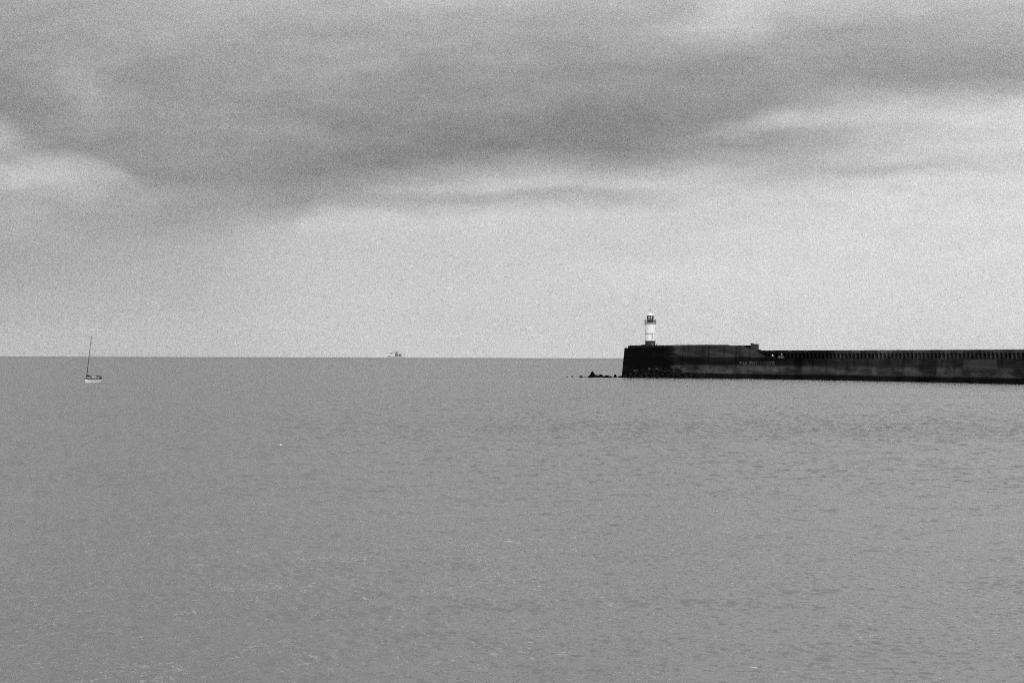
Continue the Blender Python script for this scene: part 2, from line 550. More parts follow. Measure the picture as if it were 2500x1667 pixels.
def build_breakwater():
    p0 = pt(60, -5, 0)
    root = empty('breakwater', p0)
    tag(root, 'long dark stained concrete breakwater with a raised head and a row of arched recesses', 'breakwater')
    inv = Matrix.Translation(-p0)

    def part(name, bm, m, parent=root, smooth=False):
        if parent is root: bm.transform(inv)
        else: bm.transform(inv)
        return obj(name, bm, m, parent, smooth)

    sA, sB = s_of(1517.6), s_of(1890.5)
    # --- front face top of the head, from the photo
    prof = [(1517, 849.2), (1526.6, 849.2), (1527.2, 842.9), (1560, 842.8), (1612, 842.6), (1660, 841.8), (1720, 841.4), (1774, 841.5), (1776, 843.3),
            (1800, 843.4), (1806, 844.4), (1812, 847.3), (1822, 851.2), (1835, 854), (1842, 858), (1850, 863.2), (1857, 867), (1864, 869.6), (1874, 870.6), (1883, 871.2), (1888, 873), (1890.5, 874.8)]
    tp = [s_of(a) for a, b in prof]
    tz = [zpix(a, b, -1) for a, b in prof]

    def topz(s): return max(float(np.interp(s, tp, tz)) + nz(s, 1.1, .07), WALK)

    ss = sorted(set(list(np.arange(sA, sB, .45)) + tp + [sB]))
    zr = [-2.5, 0, .6, 1.2, 1.8, 2.6, 3.5, 4.5, 5.5, 6.5, 7.4]

    def face_out(z): return -BAT * z

    def head_ring(s):
        t = topz(s)
        fr = [(face_out(q) + nz(s, .8, .09, q), q) for q in zr]
        rest = [(face_out(t * a + 7.4 * (1 - a)), t * a + 7.4 * (1 - a)) for a in (.33, .66, 1)]
        th = -BAT * t - .9
        plat = min(t - 1.0, max(WALK, t - 1.0)) if t > WALK + 1.05 else WALK - .02
        plat = max(WALK - .02, t - 1.0)
        return fr + rest + [(th, t), (th - .03, plat), (-13.0, plat), (-13.8, -2.5)]
    # push the end in with its own batter: shear the section start
    bm = bmesh.new()
    sweep(bm, ss, head_ring)
    # end batter: shift verts near the end along the wall with height
    t0 = Vector((_tx[0] / _l[0], _ty[0] / _l[0], 0))
    o0 = pt(0, 0, 0)
    for v in bm.verts:
        d = (v.co - o0).dot(t0)
        if d < 8:
            w = 1 - max(d, 0) / 8
            v.co += t0 * (.085 * max(v.co.z, -2.5) * w)
    part('pier_head', bm, M_WALL)
    # --- quay wall
    bm = bmesh.new()
    ss = list(np.arange(sB, SEND, .8)) + [SEND]
    zq = [-2.5, 0, .6, 1.2, 1.8, 2.6, 3.5, 4.5, 5.5, 6.5, 7.3]

    def q_ring(s):
        t = WALK + nz(s, .9, .05, 9)
        return [(face_out(q) + nz(s, .8, .09, q), q) for q in zq] + [(face_out(t), t), (face_out(t) - .45, t + .01), (-1.4, WALK - .06), (-9.5, WALK - .06), (-10.2, -2.5)]
    sweep(bm, ss, q_ring)
    part('quay_wall', bm, M_WALL)

    # --- rear parapet of the head with its end pillar
    sC, sD = None, None
    # find s for a column at an offset
    def s_at(px, out):
        lo, hi = 0.0, SEND
        for _ in range(50):
            mid = (lo + hi) / 2
            q = pt(mid, out, 0)
            if 1250 + F * q.x / q.y < px: lo = mid
            else: hi = mid
        return lo
    sC, sD = s_at(1700, -8), s_at(1834, -8)
    bm = bmesh.new()
    bw = -8.0
    zt = lambda s: zpix(px_of(s), 843.2, 7)
    sweep(bm, list(np.linspace(sC, sD, 24)), lambda s: [(bw, 7.0), (bw, zt(s) + nz(s, 1, .05)), (bw - .8, zt(s)), (bw - .8, 7.0)])
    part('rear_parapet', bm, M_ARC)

    bm = bmesh.new()
    a, b = s_at(1833, -7.6), s_at(1847, -7.6)
    zb = zpix(1840, 839.4, 6.5)
    sweep(bm, [a, (a + b) / 2, b], lambda s: [(-7.5, 6.5), (-7.5, zb), (-9.2, zb), (-9.2, 6.5)])
    l = bm.loops.layers.uv['sz']
    for f in bm.faces:
        for lp in f.loops: lp[l].uv.x += 120
    gp = part('gate_pillar', bm, M_PAN)
    bm = bmesh.new()
    sweep(bm, [a - .12, a + .4], lambda s: [(-7.35, zb + .003), (-7.35, zb + .28), (-9.3, zb + .28), (-9.3, zb + .003)])
    part('cap_stone', bm, M_ARC, gp)

    # --- arcade
    ARC = -4.6                  # face of the arches
    P = 1.72                    # spacing
    TOP, CROWN = 10.68, 9.72
    sE = s_at(1843, ARC)
    n = min(96, int((SEND - 1 - sE) / P))
    rad = .60
    spring = CROWN - rad
    # roof slab / back wall (deep dark recess behind)
    bm = bmesh.new()
    sweep(bm, list(np.linspace(sE, sE + n * P, n + 1)), lambda s: [(ARC - 2.2, WALK - .5), (ARC - 2.2, TOP - .02), (ARC - 3.2, TOP - .02), (ARC - 3.2, WALK - .5)])
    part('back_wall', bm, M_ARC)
    # spandrel band with arched soffit, one mesh over all openings
    bm = bmesh.new()
    l = bm.loops.layers.uv.new('sz')

    def quad(cs):
        vs = [bm.verts.new(pt(s, o, z)) for s, o, z in cs]
        f = bm.faces.new(vs)
        for lp, (s, o, z) in zip(f.loops, cs): lp[l].uv = (s, z + (0 if o > ARC - .1 else .3 * o))
    K = 10
    depth = 2.15
    for i in range(n):
        s0 = sE + i * P
        pw = (P - 2 * rad) / 2
        cx = s0 + P / 2
        t_a = TOP + nz(s0, .9, .05, 5); t_b = TOP + nz(s0 + P, .9, .05, 5)
        tt = lambda s: t_a + (t_b - t_a) * (s - s0) / P
        pts = [(s0, spring), (s0 + pw, spring)]
        arc = [(cx - rad * math.cos(math.pi * k / K), spring + rad * math.sin(math.pi * k / K)) for k in range(K + 1)]
        line = [(s0, spring)] + arc + [(s0 + P, spring)]
        for (a_, za), (b_, zb_) in zip(line, line[1:]):
            quad([(a_, ARC, za), (b_, ARC, zb_), (b_, ARC, tt(b_)), (a_, ARC, tt(a_))])
            quad([(a_, ARC, za), (a_, ARC - depth, za), (b_, ARC - depth, zb_), (b_, ARC, zb_)])
        quad([(s0, ARC, t_a), (s0 + P, ARC, t_b), (s0 + P, ARC - depth, t_b), (s0, ARC - depth, t_a)])
    bmesh.ops.remove_doubles(bm, verts=bm.verts[:], dist=.002)
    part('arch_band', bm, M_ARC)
    # pillars: each a part
    for i in range(n + 1):
        s0 = sE + i * P
        w = (P - 2 * rad) / 2
        bm = bmesh.new()
        l2 = bm.loops.layers.uv.new('sz')
        d = depth - .01
        pts = [(s0 - w, ARC + .004), (s0 + w, ARC + .004), (s0 + w, ARC - d), (s0 - w, ARC - d)]
        lo = [bm.verts.new(pt(a_, o_, WALK - .3)) for a_, o_ in pts]
        hi = [bm.verts.new(pt(a_, o_, spring - .003)) for a_, o_ in pts]
        for k in range(4):
            j = (k + 1) % 4
            f = bm.faces.new((lo[k], lo[j], hi[j], hi[k]))
        bm.faces.new(hi); bm.faces.new(lo[::-1])
        off = random.uniform(0, 3)
        for f in bm.faces:
            for lp in f.loops:
                lp[l2].uv = (s0 + off + (.3 if lp.vert in (lo[1], hi[1]) else 0), lp.vert.co.z + off)
        part('pillar', bm, M_ARC)

    # --- recast concrete panel
    bm = bmesh.new()
    a, b = s_of(2349), s_of(2431)
    q = [2.9, 3.8, 4.8, 5.8, 6.8, WALK - .06]

    def pan(s):
        lo = 3.2 + nz(s, .5, .9, 4)
        zz = list(np.linspace(lo, WALK - .02, 6))
        return [(face_out(k) + .10, k) for k in zz] + [(face_out(zz[-1]) - .1, zz[-1]), (face_out(lo) - .15, lo)]
    sweep(bm, list(np.linspace(a, b, 24)), pan)
    part('repair_panel', bm, M_PAN)['label'] = 'paler recast rectangle of concrete let into the wall'

    # --- painted speed limit
    fc = bpy.data.curves.new('speed_text', 'FONT')
    fc.body = 'MAX SPEED 5 KNOTS'
    fc.size = 1.0
    to = bpy.data.objects.new('speed_text', fc)
    C.objects.link(to)
    dg = bpy.context.evaluated_depsgraph_get()
    me = bpy.data.meshes.new_from_object(to.evaluated_get(dg))
    C.objects.unlink(to)
    bpy.data.objects.remove(to)
    bm = bmesh.new()
    bm.from_mesh(me)
    xs = [v.co.x for v in bm.verts]; ys = [v.co.y for v in bm.verts]
    x0, x1, y0, y1 = min(xs), max(xs), min(ys), max(ys)
    bmesh.ops.triangulate(bm, faces=bm.faces[:])
    sa, sb = s_of(1804.5), s_of(1890)
    za, zb = zpix(1845, 891.2), zpix(1845, 882.0)
    l = bm.loops.layers.uv.get('sz') or bm.loops.layers.uv.new('sz')
    for v in bm.verts:
        s = sa + (v.co.x - x0) / (x1 - x0) * (sb - sa)
        z = za + (v.co.y - y0) / (y1 - y0) * (zb - za)
        v.co = pt(s, face_out(z) + .13, z)
    for f in bm.faces:
        for lp in f.loops: lp[l].uv = (lp.vert.co.x, lp.vert.co.z)
    m = bpy.data.materials.new('faded_letter_paint')
    m.use_nodes = True
    g = NT(m.node_tree)
    geo = g.n('ShaderNodeNewGeometry')
    wear = g.noise(geo.outputs['Position'], .32, 4, .6)
    x, y, z = g.sep(geo.outputs['Position'])
    n2 = g.noise(geo.outputs['Position'], 1.6, 5, .7)
    mid = g.curve(x, [(86, 1.0), (89.0, .95), (90.2, .55), (92, .28), (94.3, .25), (95.3, .6), (96.2, .95), (99, .9), (100.5, .4), (104, .4)], 86, 104)
    a_ = g.add(.025, g.mul(g.mul(g.sstep(g.add(g.mul(wear, .4), g.mul(n2, .6)), .3, .62), mid), .10))
    p = g.n('ShaderNodeBsdfPrincipled')
    g.link(g.xyz(a_, a_, a_), p.inputs['Base Color'])
    p.inputs['Roughness'].default_value = .9
    p.inputs['Specular IOR Level'].default_value = .1
    o = g.n('ShaderNodeOutputMaterial')
    g.link(p.outputs[0], o.inputs[0])
    t = part('painted_lettering', bm, m)
    t['label'] = 'faded white painted words MAX SPEED 5 KNOTS'
    # pale chips along the walkway edge
    return root, s_at


# ------------------------------------------------------------------ lighthouse
def build_lighthouse():
    px0 = 1587.5
    Y = float(np.interp(px0, PX, _Y)) + 5.0
    k = Y / F
    X = (px0 - 1250) * k
    zz = lambda y: H + (hor(px0) - y) * k
    rr = lambda w: w / 2 * k
    z0 = zz(849.5)
    root = empty('lighthouse', (X, Y, z0))
    tag(root, 'small white round lighthouse with a black lantern standing on the end of the breakwater', 'lighthouse')
    q = lambda y: zz(y) - z0

    def lp(name, prof, m, n=40, parent=root, smooth=True, cap=True):
        bm = bmesh.new()
        lathe(bm, [(rr(w), q(y)) for w, y in prof], n, cap=cap)
        o = obj(name, bm, m, parent, False)
        if smooth:
            for pl in o.data.polygons:
                pl.use_smooth = abs(pl.normal.z) < .9
            o.data.set_sharp_from_angle(angle=R(30))
        return o
    m_base = pbr('dark_plinth_paint', .02, .7, var=.8, scale=.9)
    m_grey = pbr('gallery_grey', .34, .6, var=.5, scale=1.5)
    m_rail = pbr('rail_grey', .07, .6, var=.3)
    b = lp('plinth', [(24.6, 849.5), (24.6, 834.0), (26.6, 833.6), (26.6, 832.1)], m_base)
    lp('lower_tower', [(24.4, 832.05), (24.0, 815.0)], M_WHITE)
    lp('string_course', [(25.2, 814.9), (25.2, 813.9)], M_DARK)
    lp('upper_tower', [(24.9, 813.8), (25.6, 800), (26.0, 792.4), (27.0, 792.0)], M_WHITE)
    lp('gallery_deck', [(27.2, 791.9), (28.6, 790.8), (28.6, 788.9), (24.0, 788.4)], m_grey)
    # railing
    bm = bmesh.new()
    for i in range(22):
        a = 2 * math.pi * i / 22
        x, y = rr(27.4) * math.cos(a), rr(27.4) * math.sin(a)
        tube(bm, [(x, y, q(789.0)), (x, y, q(781.2))], .055, 6)
    for yy, r_ in ((781.3, .06), (784.0, .035), (786.6, .05)):
        ring = [(rr(27.4) * math.cos(2 * math.pi * i / 48), rr(27.4) * math.sin(2 * math.pi * i / 48), q(yy)) for i in range(49)]
        tube(bm, ring, r_, 6)
    obj('railing', bm, m_rail, root)
    lp('lantern_drum', [(15.4, 788.3), (15.4, 779.3), (15.0, 779.0)], M_DARK, 24)
    # glazing
    m_gl = bpy.data.materials.new('lantern_glass')
    m_gl.use_nodes = True
    g = NT(m_gl.node_tree)
    tr = g.n('ShaderNodeBsdfTransparent'); gs = g.n('ShaderNodeBsdfGlossy')
    tr.inputs[0].default_value = (.9, .9, .9, 1); gs.inputs['Roughness'].default_value = .02
    fr = g.n('ShaderNodeFresnel'); fr.inputs[0].default_value = 1.5
    mx = g.n('ShaderNodeMixShader')
    g.link(fr.outputs[0], mx.inputs[0]); g.link(tr.outputs[0], mx.inputs[1]); g.link(gs.outputs[0], mx.inputs[2])
    o = g.n('ShaderNodeOutputMaterial'); g.link(mx.outputs[0], o.inputs[0])
    gz = lp('lantern_glazing', [(14.0, 778.9), (14.0, 772.3)], m_gl, 24, cap=False)
    for i in range(8):
        a = 2 * math.pi * (i + .5) / 8 + .26
        x, y = rr(14.6) * math.cos(a), rr(14.6) * math.sin(a)
        bm = bmesh.new()
        tube(bm, [(x, y, q(778.9)), (x, y, q(772.3))], .12, 6)
        obj('glazing_bar', bm, M_DARK, gz)
    lp('lamp', [(2.5, 778.9), (4.5, 777.6), (4.6, 775), (2.6, 773.6)], pbr('lens_glass', .25, .2, spec=.6), 16)
    lp('cornice', [(15.6, 772.2), (15.6, 770.6), (15.0, 770.5)], M_DARK, 24)
    lp('dome', [(14.2, 770.4), (13.2, 768.6), (10.6, 766.6), (7.0, 765.2), (3.0, 764.5), (2.0, 763.3), (.8, 762.6)], M_WHITE, 24)
    bm = bmesh.new()
    tube(bm, [(0, 0, q(762.7)), (0, 0, q(753))], .05, 6)
    box(bm, -.65, .75, -.012, .012, q(757.3), q(756.2))
    tube(bm, [(0, -.5, q(759.5)), (0, .5, q(759.5))], .03, 5)
    obj('weather_vane', bm, m_grey, root)
    # door and ladder on the harbour side
    bm = bmesh.new()
    a = math.atan2(-1, .36)
    for dx in (-.22, .22):
        cx, cy = rr(25.2) * math.cos(a), rr(25.2) * math.sin(a)
        tx, ty = -math.sin(a), math.cos(a)
        tube(bm, [(cx + dx * tx, cy + dx * ty, q(831.5)), (cx + dx * tx, cy + dx * ty, q(813.4))], .03, 6)
    for i in range(14):
        zr_ = q(831) + (q(813.6) - q(831)) * i / 13
        tube(bm, [(cx - .22 * tx, cy - .22 * ty, zr_), (cx + .22 * tx, cy + .22 * ty, zr_)], .02, 5)
    obj('ladder', bm, m_rail, root)
    bm = bmesh.new()
    Mt = Matrix.Rotation(a, 4, 'Z')
    box(bm, rr(24.4) - .3, rr(24.4) + .09, -.45, .45, q(848), q(836.5), Mt)
    obj('door', bm, m_rail, root)

    # mooring posts beside the tower
    for px, lab, h_ in ((1602.6, 'short dark mooring post right of the lighthouse foot', 4.6), (1571.0, 'low dark stone block left of the lighthouse foot', 2.6)):
        Yb = Y - .4
        xb = (px - 1250) * Yb / F
        zb = z0
        bm = bmesh.new()
        if h_ > 4:
            lathe(bm, [(.22, 0), (.2, q(841.9)), (.3, q(841.2)), (.3, q(840.6)), (.14, q(840.0))], 12)
            obj_ = obj('mooring_post', bm, M_ROCK, None, loc=(xb, Yb, zb))
            tag(obj_, lab, 'post')
        else:
            box(bm, -1.0, .9, -.5, .5, 0, q(842.0)); 
            vs = box(bm, -.2, .85, -.4, .4, q(841.995), q(841.2))
            obj_ = obj('stone_block', bm, M_ROCK, None, loc=(xb, Yb, zb))
            tag(obj_, lab, 'block')


# ------------------------------------------------------------------ rocks
def rock_mesh(seed, sub=3, rough=.35, sx=1, sy=1, sz=1, cuts=9):
    rnd = random.Random(seed)
    bm = bmesh.new()
    bmesh.ops.create_icosphere(bm, subdivisions=sub, radius=1)
    planes = []
    for _ in range(cuts):
        d = Vector((rnd.gauss(0, 1), rnd.gauss(0, 1), rnd.gauss(0, 1))).normalized()
        planes.append((d, rnd.uniform(.55, .85)))
    off = Vector((seed * 7.3, seed * 3.1, 0))
    for v in bm.verts:
        for d, h in planes:
            t = v.co.dot(d)
            if t > h: v.co -= d * (t - h)
        v.co *= 1 + rough * .4 * mnoise.fractal(v.co * 2.2 + off, 1.0, 2.0, 4)
        v.co = Vector((v.co.x * sx, v.co.y * sy, v.co.z * sz))
    return bm


def build_rocks(s_at):
    # shoal off the end of the head: profile lumps read from the photo
    items = [
        ('rock', 1384.5, 918.2, 5.0, 'small faint rock just awash, farthest out from the breakwater', 11),
        ('rock', 1397.2, 916.8, 6.0, 'small black rock awash, second out from the breakwater end', 12),
        ('rock', 1418.5, 916.2, 12.0, 'long low black rock awash between the small rocks and the peaked rock', 13),
        ('rock', 1428.5, 918.0, 5.0, 'tiny low rock at the left foot of the peaked rock', 14),
    ]
    for nm, px, ytop, wpx, lab, seed in items:
        Yd = 560.0
        k = Yd / F
        h = (920.3 - ytop) * k
        w = wpx * k / 2
        bm = rock_mesh(seed, 3, .5, w, w * .7, h * 1.1)
        o = obj(nm, bm, M_ROCK, None, True, loc=((px - 1250) * k, Yd, 0.0))
        tag(o, lab, 'rock', 'rocks awash off the breakwater end')
    # peaked rock: profile in photo pixels, revolved unevenly
    def ridge(name, prof, Yd, lab, seed, thick):
        k = Yd / F
        rnd = random.Random(seed)
        x0 = (prof[0][0] + prof[-1][0]) / 2
        bm = bmesh.new()
        rows = []
        N = 15
        pxs = np.linspace(prof[0][0], prof[-1][0], 46)
        hs = np.interp(pxs, [p[0] for p in prof], [p[1] for p in prof])
        for px, yy in zip(pxs, hs):
            h = max((921.2 - yy) * k, .12)
            row = []
            for j in range(N):
                t = j / (N - 1) * 2 - 1
                e = max(1 - abs(t) ** 1.5, 0) ** .85
                x = (px - x0) * k
                y = t * thick * (.5 + .5 * min(h / 2, 1))
                nzv = mnoise.fractal(Vector((x * .9, y * .9, seed)), 1.0, 2.0, 4)
                z = h * e * (1 + (.16 * nzv if abs(t) > .12 else 0)) - .5 * (abs(t) ** 3)
                row.append(bm.verts.new((x + .15 * nzv, y + .3 * nzv, z)))
            rows.append(row)
        for a, b in zip(rows, rows[1:]):
            for j in range(N - 1): bm.faces.new((a[j], b[j], b[j + 1], a[j + 1]))
        o = obj(name, bm, M_ROCK, None, False, loc=((x0 - 1250) * k, Yd, 0))
        tag(o, lab, 'rock', 'rocks awash off the breakwater end')
    ridge('rock', [(1434, 920.6), (1437, 918.2), (1441, 914.6), (1443.2, 909), (1444.5, 906.6), (1447, 906.1), (1449, 907.6), (1451.5, 911.8), (1454, 914.6), (1458, 915.4), (1461, 917.5), (1463, 920.6)], 559, 'tall peaked black rock left of the breakwater end', 21, 1.9)
    ridge('rock', [(1458, 920.4), (1460, 916.5), (1463, 914.6), (1466, 913.8), (1470, 914.0), (1472.5, 917.0), (1475, 919), (1476, 920.6)], 558.2, 'rounded black rock beside the tall peaked rock', 22, 1.5)
    ridge('rock', [(1471, 920.4), (1475, 917.2), (1479, 916.0), (1484, 915.3), (1488, 917.0), (1492, 918.6), (1497, 919.7)], 557.6, 'long sloping black rock midway along the rocky spit', 23, 1.6)
    ridge('rock', [(1497.8, 920.6), (1498.6, 917), (1500, 914), (1502, 913.2), (1504.6, 913.6), (1505.8, 917), (1506.2, 920.6)], 558.0, 'upright squarish black rock standing alone near the breakwater end', 24, 1.0)
    ridge('rock', [(1506.5, 920.5), (1510, 917.8), (1513, 917.3), (1517, 916.9), (1522, 917.4), (1526, 920.5)], 557.8, 'low flat black rock touching the breakwater end', 25, 1.4)

    # boulders heaped against the head
    meshes = []
    for i in range(6):
        bm = rock_mesh(40 + i, 2, .3, 1, .85, .75, 12)
        bmesh.ops.recalc_face_normals(bm, faces=bm.faces[:])
        me = bpy.data.meshes.new('boulder')
        bm.to_mesh(me); bm.free()
        me.materials.append(M_BOULD)
        meshes.append(me)
    pale = []
    mp = pbr('highlit_boulder', .05, .9, var=.8, scale=.9, spec=.05, bump=.2)  # paler copy of the boulder colour, standing in for highlights on the crest
    for me in meshes[:2]:
        m2 = me.copy(); m2.name = 'highlit_boulder'; m2.materials.clear(); m2.materials.append(mp)
        pale.append(m2)
    rnd = random.Random(5)
    heights = [(1522, .5), (1545, 2.2), (1572, 3.8), (1600, 3.9), (1625, 4.4), (1640, 3.6), (1660, 3.6), (1680, 2.8), (1705, 1.5), (1730, .4)]
    placed = 0
    for row in range(5):
        px = 1526 + rnd.uniform(0, 5)
        while px < 1722:
            hmax = float(np.interp(px, [a for a, b in heights], [b for a, b in heights]))
            z = row * .82 + rnd.uniform(-.2, .3)
            size = rnd.uniform(.7, 1.25)
            if z < hmax:
                s = s_of(px)
                out = .8 + (hmax - z) * .85 + rnd.uniform(-.25, .25)
                o = bpy.data.objects.new('boulder', meshes[rnd.randrange(6)])
                C.objects.link(o)
                o.location = pt(s, out, z)
                o.rotation_euler = (rnd.uniform(-.6, .6), rnd.uniform(-.6, .6), rnd.uniform(0, 6.28))
                o.scale = (size * rnd.uniform(.9, 1.4), size, size * rnd.uniform(.8, 1.1))
                if z > hmax - 1.0 and z > 2.2 and rnd.random() < .45:
                    o.data = pale[rnd.randrange(2)]
                    o.scale.z *= .7
                    tag(o, 'boulder coloured paler for its highlights along the crest of the heap against the breakwater head', 'boulder', 'boulders heaped at the breakwater head')
                else:
                    tag(o, 'dark weedy boulder in the heap against the foot of the breakwater head', 'boulder', 'boulders heaped at the breakwater head')
                placed += 1
            px += size * 2.0 / .155 * rnd.uniform(.75, 1.1)


# ------------------------------------------------------------------ concrete hump and people on the walkway
def skin_body(name, joints, bones, root, m, parent, sub=1):
    me = bpy.data.meshes.new(name)
    names = list(joints)
    me.from_pydata([joints[n][0] for n in names], [(names.index(a), names.index(b)) for a, b in bones], [])
    o = bpy.data.objects.new(name, me)
    C.objects.link(o)
    md = o.modifiers.new('skin', 'SKIN')
    md.use_smooth_shade = True
    for i, n in enumerate(names):
        sv = me.skin_vertices[0].data[i]
        sv.radius = joints[n][1] if isinstance(joints[n][1], tuple) else (joints[n][1],) * 2
        sv.use_root = (n == root)
    ss = o.modifiers.new('sub', 'SUBSURF')
    ss.levels = ss.render_levels = sub
    dg = bpy.context.evaluated_depsgraph_get()
    dg.update()
    m2 = bpy.data.meshes.new_from_object(o.evaluated_get(dg))
    bpy.data.objects.remove(o)
    m2.materials.clear()
    m2.materials.append(m)
    for pl in m2.polygons: pl.material_index = 0
    r = bpy.data.objects.new(name, m2)
    C.objects.link(r)
    r.parent = parent
    return r


M_SKIN = pbr('skin', .32, .6, var=.1)
M_HAIR = pbr('hair', .03, .7)


def person(loc, rz, shirt, trousers, label, bend=0.0):
    root = empty('person', loc, rz)
    tag(root, label, 'person', 'people on the breakwater walkway')
    J = {'pelvis': ((0, 0, .95), (.135, .10)), 'waist': ((0, .005, 1.03), (.132, .098)), 'belly': ((0, .01, 1.12), (.135, .10)), 'chest': ((0, .0, 1.28), (.15, .10)), 'collar': ((0, .01, 1.41), (.085, .07)), 'neck': ((0, .005, 1.49), .055),
         'head0': ((0, -.01, 1.58), (.088, .10)), 'head1': ((0, -.005, 1.69), (.092, .11)), 'crown': ((0, .0, 1.75), (.06, .07))}
    B = [('pelvis', 'waist'), ('waist', 'belly'), ('belly', 'chest'), ('chest', 'collar'), ('collar', 'neck'), ('neck', 'head0'), ('head0', 'head1'), ('head1', 'crown')]
    for sgn, t in ((-1, 'l'), (1, 'r')):
        fwd = -.10 * sgn
        J.update({t + 'hip': ((sgn * .095, 0, .84), .095), t + 'knee': ((sgn * .11, fwd - .02, .48), .06), t + 'ankle': ((sgn * .115, fwd * 1.2 + .03, .09), .042), t + 'toe': ((sgn * .125, fwd * 1.2 - .12, .035), .034),
                  t + 'sh': ((sgn * .175, .01, 1.355), .06), t + 'el': ((sgn * .24, .03, 1.13), .042), t + 'wr': ((sgn * .23, -.07 - .05 * sgn, .90), .030), t + 'palm': ((sgn * .225, -.10 - .05 * sgn, .83), (.022, .036))})
        B += [('pelvis', t + 'hip'), (t + 'hip', t + 'knee'), (t + 'knee', t + 'ankle'), (t + 'ankle', t + 'toe'), ('chest', t + 'sh'), (t + 'sh', t + 'el'), (t + 'el', t + 'wr'), (t + 'wr', t + 'palm')]
        px_, py_, pz_ = J[t + 'palm'][0]
        for q in range(4):
            L = (.07, .08, .075, .06)[q]
            yo = (q - 1.5) * .019
            J[t + 'f%d' % q] = ((px_, py_ + yo, pz_ - .035), .009)
            J[t + 'g%d' % q] = ((px_ - sgn * .015, py_ + yo - .01, pz_ - .035 - L * .8), .008)
            B += [(t + 'palm', t + 'f%d' % q), (t + 'f%d' % q, t + 'g%d' % q)]
        J[t + 'th'] = ((px_ - sgn * .01, py_ - .05, pz_ + .01), .010)
        J[t + 'th2'] = ((px_ - sgn * .02, py_ - .07, pz_ - .03), .009)
        B += [(t + 'palm', t + 'th'), (t + 'th', t + 'th2')]
    # nose
    J['nose'] = ((0, -.118, 1.615), .014)
    B.append(('head0', 'nose'))
    skin_body('body', J, B, 'pelvis', M_SKIN, root, 1)
    # clothes: slightly larger skins of the same joints
    def cloth(name, keys, bones, rt, m, grow):
        J2 = {k: (J[k][0], tuple(r + grow for r in J[k][1]) if isinstance(J[k][1], tuple) else J[k][1] + grow) for k in keys}
        return skin_body(name, J2, bones, rt, m, root, 1)
    cloth('top', ['pelvis', 'waist', 'belly', 'chest', 'collar', 'lsh', 'lel', 'lwr', 'rsh', 'rel', 'rwr'],
          [('pelvis', 'waist'), ('waist', 'belly'), ('belly', 'chest'), ('chest', 'collar'), ('chest', 'lsh'), ('lsh', 'lel'), ('lel', 'lwr'), ('chest', 'rsh'), ('rsh', 'rel'), ('rel', 'rwr')], 'pelvis', shirt, .045)
    cloth('trousers', ['waist', 'pelvis', 'lhip', 'lknee', 'lankle', 'rhip', 'rknee', 'rankle'],
          [('waist', 'pelvis'), ('pelvis', 'lhip'), ('lhip', 'lknee'), ('lknee', 'lankle'), ('pelvis', 'rhip'), ('rhip', 'rknee'), ('rknee', 'rankle')], 'pelvis', trousers, .03)
    bm = bmesh.new()
    bmesh.ops.create_uvsphere(bm, u_segments=16, v_segments=10, radius=.118)
    bmesh.ops.delete(bm, geom=[v for v in bm.verts if v.co.z < .02 and v.co.y < .0 or v.co.z < -.07], context='VERTS')
    for v in bm.verts: v.co = Vector((v.co.x * .88, v.co.y + .012, v.co.z * .95 + 1.685))
    obj('hair', bm, M_HAIR, root, True)
    for sx in (-.032, .032):
        bm = bmesh.new()
        bmesh.ops.create_uvsphere(bm, u_segments=8, v_segments=6, radius=.011, matrix=Matrix.Translation((sx, -.092, 1.655)))
        obj('eye', bm, M_DARK, root, True)
    bm = bmesh.new()
    bmesh.ops.create_uvsphere(bm, u_segments=10, v_segments=6, radius=1, matrix=Matrix.Translation((0, -.098, 1.575)) @ Matrix.Diagonal((.024, .008, .006, 1)))
    obj('mouth', bm, M_HAIR, root, True)
    for sx in (-1, 1):
        bm = bmesh.new()
        bmesh.ops.create_uvsphere(bm, u_segments=10, v_segments=8, radius=1, matrix=Matrix.Translation((sx * .083, .005, 1.63)) @ Matrix.Diagonal((.012, .02, .032, 1)))
        obj('ear', bm, M_SKIN, root, True)
    return root


